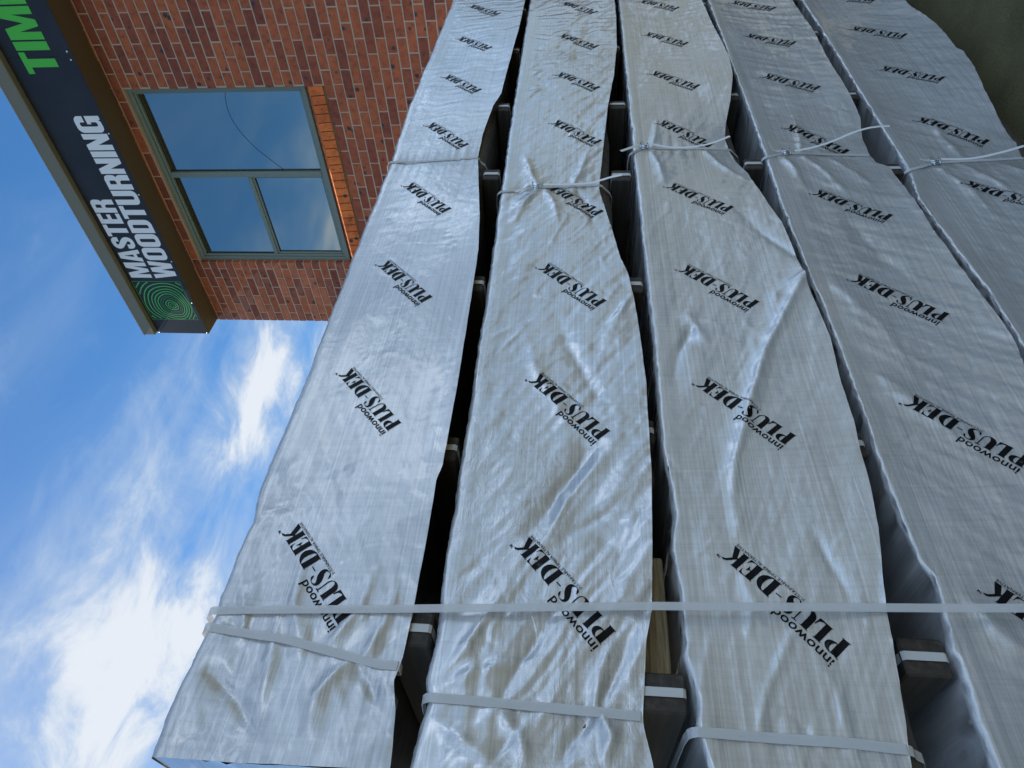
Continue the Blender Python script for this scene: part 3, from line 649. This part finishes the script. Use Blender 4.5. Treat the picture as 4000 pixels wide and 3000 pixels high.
# taut: lower hull in z of the contact points
cp = [(z, y) for z, y in zip(zz, yy) if y < FACE+.1]; cp.sort(); hull = []
for q in cp:
    while len(hull) >= 2 and (hull[-1][1]-hull[-2][1])*(q[0]-hull[-2][0]) >= (q[1]-hull[-2][1])*(hull[-1][0]-hull[-2][0]): hull.pop()
    hull.append(q)
yh = np.interp(zz, [q[0] for q in hull], [q[1] for q in hull])-.0032
pts = [(.586, BACK+.016, 1.2), (.586, BACK+.016, 2.49), (.586, BACK-.02, 2.519)]+[(.587, y, 2.5205) for y in np.linspace(BACK-.2, FACE+.05, 8)]+[(.588, FACE+.016, 2.516), (.588, FACE+.001, 2.508)]+[(a, b, c) for a, b, c in zip(xr, yh, zz)]
mb = MB(); mb.ribbon(pts, .0168, (1, 0, .02), .0012)
tag(mb.build('packing_band', M_strap, None, (.6, FACE, 0)), 'long flat white plastic band running upright across all five packs near their ends', 'packing strap')

# ------------------------------------------------------------------ ground
mb = MB(); mb.add([(-300, -300, 0), (300, -300, 0), (300, 300, 0), (-300, 300, 0)], [(0, 1, 2, 3)])
tag(mb.build('ground', M_ground), kind='structure')

# ------------------------------------------------------------------ brick building
WX = 5.728; YC = 4.957; YE = .90; ZT = 5.868
wy0, wy1, wz0, wz1 = 2.326, 4.158, 4.133, 5.757
B = empty('brick_building', (WX, 2, 0)); tag(B, 'orange and plum speckled brick wall with a sliding window under a dark eave', 'building')
mb = MB(); CH = .0863; BL = .2405; J = .0105
# mortar body behind the brick faces, with the window opening left out
mx = WX+.004
for (a, b, c, d) in ((YE, YC-.007, 0, wz0-.20), (YE, wy0, wz0-.20, ZT-.004), (wy1, YC-.007, wz0-.20, ZT-.004), (wy0, wy1, wz1+.002, ZT-.004)):
    mb.box(mx, WX+.22, a, b, c, d, 1)
mb.box(mx+.02, WX+.22, wy0, wy1, wz0-.20, wz0-.075, 1)
n_ = int(ZT/CH)+1; z_ref = 5.757+.005
def brick(y0, y1, z0, z1):
    if y1-y0 < .03 or z1-z0 < .02: return
    j = random.uniform(-.0018, .0018)
    mb.box(WX+j, WX+.10, y0+J/2, y1-J/2, z0+J/2, z1-J/2, 0, .0035)
zr = z_ref
while zr > 0: zr -= CH
row = 0; z = zr
while z < ZT:
    z0, z1 = max(z, 0), min(z+CH, ZT+J/2); zm = (z0+z1)/2
    y = YC+J/2-(BL if row % 2 == 0 else BL/2); edges = [YC+J/2]
    while y > YE: edges.append(y); y -= BL
    edges.append(YE)
    for hi, lo_ in zip(edges[:-1], edges[1:]):
        if zm > wz0-.19 and zm < wz1 and not (lo_ >= wy1-.001 or hi <= wy0+.001):
            if hi > wy1+.001: brick(wy1-J/2-.004, hi, z0, z1)
            if lo_ < wy0-.001: brick(lo_, wy0+J/2+.004, z0, z1)
        else: brick(lo_, hi, z0, z1)
    z += CH; row += 1
# return wall round the corner, and the rest of the body
row = 0; z = zr
while z < ZT:
    z0, z1 = max(z, 0), min(z+CH, ZT+J/2); x = WX+.10+ (BL/2 if row % 2 == 0 else 0)
    x_ = WX+.10
    while x_ < WX+5:
        xe = x if x > x_ else x+BL
        if z1-z0 > .02: mb.box(x_+J/2, xe-J/2, YC-.10, YC+random.uniform(-.0015, .0015), z0+J/2, z1-J/2, 0, .0035)
        x_ = xe; x = xe+BL
    z += CH; row += 1
mb.box(WX+.221, WX+5, YC-.22, YC-.0075, 0, ZT-.004, 1)
row = 0; z = zr
while z < ZT:
    z0, z1 = max(z, 0), min(z+CH, ZT+J/2); x_ = WX+.102; x = x_+(BL/2 if row % 2 else BL)
    while x_ < WX+5:
        if z1-z0 > .02: mb.box(x_+J/2, x-J/2, YE+.001, YE+.10, z0+J/2, z1-J/2, 0, .0035)
        x_ = x; x += BL
    z += CH; row += 1
mb.box(WX+.221, WX+5, YE+.0085, YE+.22, 0, ZT-.004, 1)
mb.build('wall', [M_brick, M_mortar], B)
# bricks laid on edge as the sloping sill
mb = MB(); y = wy1-.003; i = 0; SW = .0800
while y-SW > wy0-.035:
    a, b = y-SW+.0095, y; xf = WX-.030+random.uniform(-.001, .001)
    zt_, zf = wz0-.002, wz0-.062
    vs = [(WX+.07, a, zt_), (WX+.07, b, zt_), (xf, a, zf), (xf, b, zf), (xf+.02, a, zf-.112), (xf+.02, b, zf-.112), (WX+.09, a, zf-.06), (WX+.09, b, zf-.06)]
    mb.add(vs, [(0, 2, 3, 1), (2, 4, 5, 3), (4, 6, 7, 5), (0, 1, 7, 6), (0, 6, 4, 2), (1, 3, 5, 7)]); y -= SW
mb2 = MB(); mb2.add([(WX+.069, y+.012, wz0-.008), (WX+.069, wy1-.004, wz0-.008), (WX-.024, y+.012, wz0-.067), (WX-.024, wy1-.004, wz0-.067), (WX-.005, y+.012, wz0-.168), (WX-.005, wy1-.004, wz0-.168), (WX+.088, y+.012, wz0-.12), (WX+.088, wy1-.004, wz0-.12)],
                    [(0, 2, 3, 1), (2, 4, 5, 3), (4, 6, 7, 5), (0, 1, 7, 6), (0, 6, 4, 2), (1, 3, 5, 7)], 0)
nb_ = len(mb.v); mb.v += mb2.v; mb.f += [tuple(i+nb_ for i in f) for f in mb2.f]; mb.m += [1]*6; mb.sm += [False]*6
mb.build('sill', [M_sill, M_sillj], B)
# window
fx = WX+.045
mb = MB()
def frame_rect(mb, y0, y1, z0, z1, w, xa, xb, mi=0, bev=.003):
    mb.box(xa, xb, y0, y1, z1-w, z1, mi, bev); mb.box(xa, xb, y0, y1, z0, z0+w, mi, bev)
    mb.box(xa, xb, y0, y0+w, z0+w, z1-w, mi, bev); mb.box(xa, xb, y1-w, y1, z0+w, z1-w, mi, bev)
frame_rect(mb, wy0+.002, wy1-.002, wz0+.001, wz1-.001, .042, fx, fx+.09)
frame_rect(mb, wy0+.046, wy1-.046, wz0+.045, wz1-.045, .020, fx+.014, fx+.085)
ym = 3.176
mb.box(fx+.010, fx+.08, ym-.026, ym+.026, wz0+.066, wz1-.066, 0, .003)
tz = 4.923
mb.box(fx+.020, fx+.075, ym+.027, wy1-.067, tz-.020, tz+.020, 0, .003)
win = mb.build('window', M_alu, B)
mb = MB()
frame_rect(mb, ym+.027, wy1-.067, wz0+.066, tz-.021, .018, fx+.030, fx+.07)
mb.build('sash', M_alu, win, origin=(WX, 2, 0))
def pane(y0, y1, z0, z1, x, lab=None):
    mb = MB(); g = .007
    frame_rect(mb, y0, y1, z0, z1, g, x-.004, x+.004, 1, 0)
    mb.box(x, x+.006, y0+g+.0005, y1-g-.0005, z0+g+.0005, z1-g-.0005, 0)
    mb.build('pane', [M_glass, M_gasket], win, origin=(WX, 2, 0))
pane(wy0+.067, ym-.027, wz0+.066, wz1-.066, fx+.045)
pane(ym+.028, wy1-.068, tz+.021, wz1-.067, fx+.042)
pane(ym+.046, wy1-.086, wz0+.085, tz-.040, fx+.050)
mb = MB(); cr = dense([(2.392, 4.872), (2.45, 4.90), (2.60, 4.915), (2.75, 4.875), (2.9, 4.79), (3.05, 4.66), (3.146, 4.565)], 4)
mb.tube([(fx+.0435, a, b) for a, b in cr], .0017, 0, 6); mb.build('cord', M_gasket, win, origin=(WX, 2, 0))
# eave: dark boxed fascia, brown soffit, olive gutter, roof
mb = MB(); mb.box(5.476, WX+.3, YE, 4.944, ZT+.012, 6.46, 0, .0); mb.build('fascia', M_soffit, B)
mb = MB(); mb.box(5.474, WX+.12, YE, 4.948, ZT-.001, ZT+.011, 0, .002); mb.build('soffit', M_soffit, B)
mb = MB(); mb.box(5.415, 5.545, YE, 4.925, 6.462, 6.592, 0, .006); mb.box(5.412, 5.428, YE, 4.927, 6.580, 6.600, 0, .003); mb.build('gutter', M_gutter, B)
mb = MB(); mb.add([(5.55, YE, 6.575), (5.55, 4.92, 6.575), (11, 4.92, 6.9), (11, YE, 6.9), (5.55, YE, 6.462), (5.55, 4.92, 6.462), (11, 4.92, 6.462), (11, YE, 6.462)], [(0, 1, 2, 3), (4, 7, 6, 5), (0, 4, 5, 1), (1, 5, 6, 2), (2, 6, 7, 3), (3, 7, 4, 0)]); mb.build('roof', M_roof, B)
mb = MB(); mb.box(WX+.03, WX+.10, YC+.006, YC+.055, 0, 4.59, 0, .006); mb.build('downpipe', M_pipe, B)

# ------------------------------------------------------------------ shop sign
SX = 5.470; sg = empty('shop_sign', (SX, 2, 5.865)); tag(sg, 'long dark navy shop sign with white and green lettering under the gutter', 'sign')
for a, b in ((1.9475, 4.940), (YE+.01, 1.9445)):
    mb = MB(); mb.box(SX, SX+.0045, a, b, 5.867, 6.459, 0, .0008); mb.build('sign_panel', M_panel, sg)
def rr(x0, y0, x1, y1, r, n=5, cw=True):
    return arc(x1-r, y0+r, r, r, -90, 0, n)+arc(x1-r, y1-r, r, r, 0, 90, n)+arc(x0+r, y1-r, r, r, 90, 180, n)+arc(x0+r, y0+r, r, r, 180, 270, n)
G = {
 'T': (.56, [([(.17, 0), (.39, 0), (.39, .81), (.56, .81), (.56, 1), (0, 1), (0, .81), (.17, .81)], [])]),
 'I': (.22, [([(0, 0), (.22, 0), (.22, 1), (0, 1)], [])]),
 'N': (.60, [([(0, 0), (.2, 0), (.2, .52), (.40, 0), (.60, 0), (.60, 1), (.40, 1), (.40, .48), (.2, 1), (0, 1)], [])]),
 'M': (.80, [([(0, 0), (.19, 0), (.19, .62), (.32, 0), (.48, 0), (.61, .62), (.61, 0), (.80, 0), (.80, 1), (.53, 1), (.40, .40), (.27, 1), (0, 1)], [])]),
 'W': (.86, [([(.13, 0), (.35, 0), (.43, .55), (.51, 0), (.73, 0), (.86, 1), (.66, 1), (.61, .42), (.53, 1), (.33, 1), (.25, .42), (.20, 1), (0, 1)], [])]),
 'A': (.62, [([(0, 0), (.2, 0), (.225, .17), (.395, .17), (.42, 0), (.62, 0), (.45, 1), (.17, 1)], [[(.25, .33), (.37, .33), (.31, .78)]])]),
 'E': (.47, [([(0, 0), (.47, 0), (.47, .18), (.21, .18), (.21, .42), (.43, .42), (.43, .59), (.21, .59), (.21, .82), (.47, .82), (.47, 1), (0, 1)], [])]),
 'O': (.59, [(rr(0, 0, .59, 1, .2), [rr(.22, .17, .37, .83, .06)])]),
 'D': (.59, [([(0, 0)]+arc(.37, .22, .22, .22, -90, 0)+arc(.37, .78, .22, .22, 0, 90)+[(0, 1)], [[(.22, .17)]+arc(.31, .23, .06, .06, -90, 0)+arc(.31, .77, .06, .06, 0, 90)+[(.22, .83)]])]),
 'R': (.59, [([(0, 0), (.22, 0), (.22, .42), (.31, .42), (.37, .35), (.37, 0), (.59, 0), (.59, .34), (.565, .44), (.50, .50), (.57, .56), (.59, .66), (.59, .82), (.54, .94), (.42, 1), (0, 1)], [[(.22, .58), (.33, .58), (.37, .62), (.37, .80), (.33, .84), (.22, .84)]])]),
 'B': (.59, [([(0, 0), (.42, 0), (.55, .06), (.59, .18), (.59, .36), (.55, .46), (.48, .51), (.55, .57), (.59, .67), (.59, .82), (.54, .94), (.42, 1), (0, 1)], [[(.22, .16), (.33, .16), (.37, .2), (.37, .39), (.33, .43), (.22, .43)], [(.22, .59), (.33, .59), (.37, .63), (.37, .80), (.33, .84), (.22, .84)]])]),
 'U': (.59, [([(0, 1), (0, .2)]+arc(.2, .2, .2, .2, 180, 270)+arc(.39, .2, .2, .2, -90, 0)+[(.59, 1), (.37, 1), (.37, .23)]+arc(.31, .23, .06, .06, 0, -90)+arc(.28, .23, .06, .06, -90, -180)+[(.22, 1)], [])]),
 'G': (.59, [([(.59, .64), (.37, .64), (.37, .77)]+arc(.31, .77, .06, .06, 0, 90)+arc(.28, .77, .06, .06, 90, 180)+arc(.28, .23, .06, .06, 180, 270)+arc(.31, .23, .06, .06, -90, 0)+[(.37, .40), (.30, .40), (.30, .55), (.59, .55), (.59, 0), (.46, 0), (.44, .07), (.38, .01)]+arc(.2, .2, .2, .2, -90, -180)+arc(.2, .8, .2, .2, 180, 90)+arc(.39, .8, .2, .2, 90, 0), [])]),
 'S': (.57, None)}
def glyph(ch):
    w_, parts_ = G[ch]
    if parts_ is None:
        return w_, stroke(dense([(.46, .66, .21), (.46, .80, .21), (.40, .895, .19), (.285, .91, .18), (.17, .885, .19), (.11, .79, .21), (.13, .67, .21), (.24, .56, .23), (.35, .46, .24), (.45, .34, .22), (.46, .21, .21), (.40, .11, .19), (.285, .09, .18), (.17, .11, .19), (.11, .20, .21), (.11, .36, .21)], 3))
    T = []
    for o_, h_ in parts_: T += tess(o_, h_)
    return w_, T
def word(txt, y_left, y_right, z0, z1, m_, n_for_width=None, gap=.045):
    ws = [G[c][0] for c in txt]; n = n_for_width or len(txt); tot = sum(ws[:n])+gap*(n-1); sc = (y_left-y_right)/tot
    mb = MB(); x = 0
    for c, w_ in zip(txt, ws):
        _, T = glyph(c)
        for tr in T: mb.add([(SX-.0022, y_left-(x+a)*sc, z0+b*(z1-z0)) for a, b in tr], [(0, 1, 2)])
        x += w_+gap
    mb.build('lettering', m_, sg)
word('MASTER', 4.166, 3.249, 6.183, 6.415, M_white)
word('WOODTURNING', 4.172, 2.440, 5.905, 6.148, M_white)
word('TIMBER', 2.080, 1.569, 6.033, 6.324, M_green, 3)
# tree ring emblem in a square
mb = MB(); q0, q1, r0, r1 = 4.737, 4.213, 5.905, 6.438; cy_, cz_ = 4.534, 6.122
for (a, b, c, d) in ((q0, q1, r1-.004, r1), (q0, q1, r0, r0+.004), (q0, q0-.004, r0+.004, r1-.004), (q1+.004, q1, r0+.004, r1-.004)):
    mb.add([(SX-.0020, a, c), (SX-.0020, b, c), (SX-.0020, b, d), (SX-.0020, a, d)], [(0, 1, 2, 3)])
rad = [.018, .040, .064, .092, .112, .138, .166, .196, .230, .268, .310, .356]
for i, r_ in enumerate(rad):
    th = [.006, .010, .010, .004, .004, .011, .012, .011, .012, .012, .013, .012][i]; n = 120; ring = []
    for k in range(n+1):
        a = 2*math.pi*k/n; wv = 1+.05*math.sin(2*a+.7+i*.12)+.035*math.sin(3*a+1.1+i*.2)+.02*math.sin(5*a+i*.5)+.10*min(1, i/8)*math.cos(a-.9)
        for s_ in (-1, 1):
            rr_ = (r_*wv+s_*th/2); ring.append((cy_-rr_*math.cos(a), cz_+rr_*math.sin(a)*1.04))
    for k in range(n):
        qd = [ring[2*k], ring[2*k+1], ring[2*k+3], ring[2*k+2]]
        if all(q1+.004 <= p_[0] <= q0-.004 and r0+.004 <= p_[1] <= r1-.004 for p_ in qd):
            mb.add([(SX-.0020, *p_) for p_ in qd], [(0, 1, 2, 3)])
mb.build('emblem', M_emb, sg)
for (y_, z_) in ((4.925, 5.88), (4.925, 6.44), (4.50, 5.885), (3.96, 5.885), (3.20, 5.885), (2.60, 5.885), (1.975, 5.90), (1.91, 5.90)):
    mb = MB(); mb.tube([(SX-.004, y_, z_), (SX-.0005, y_, z_)], .007, 0, 10); mb.build('screw', M_white, sg)
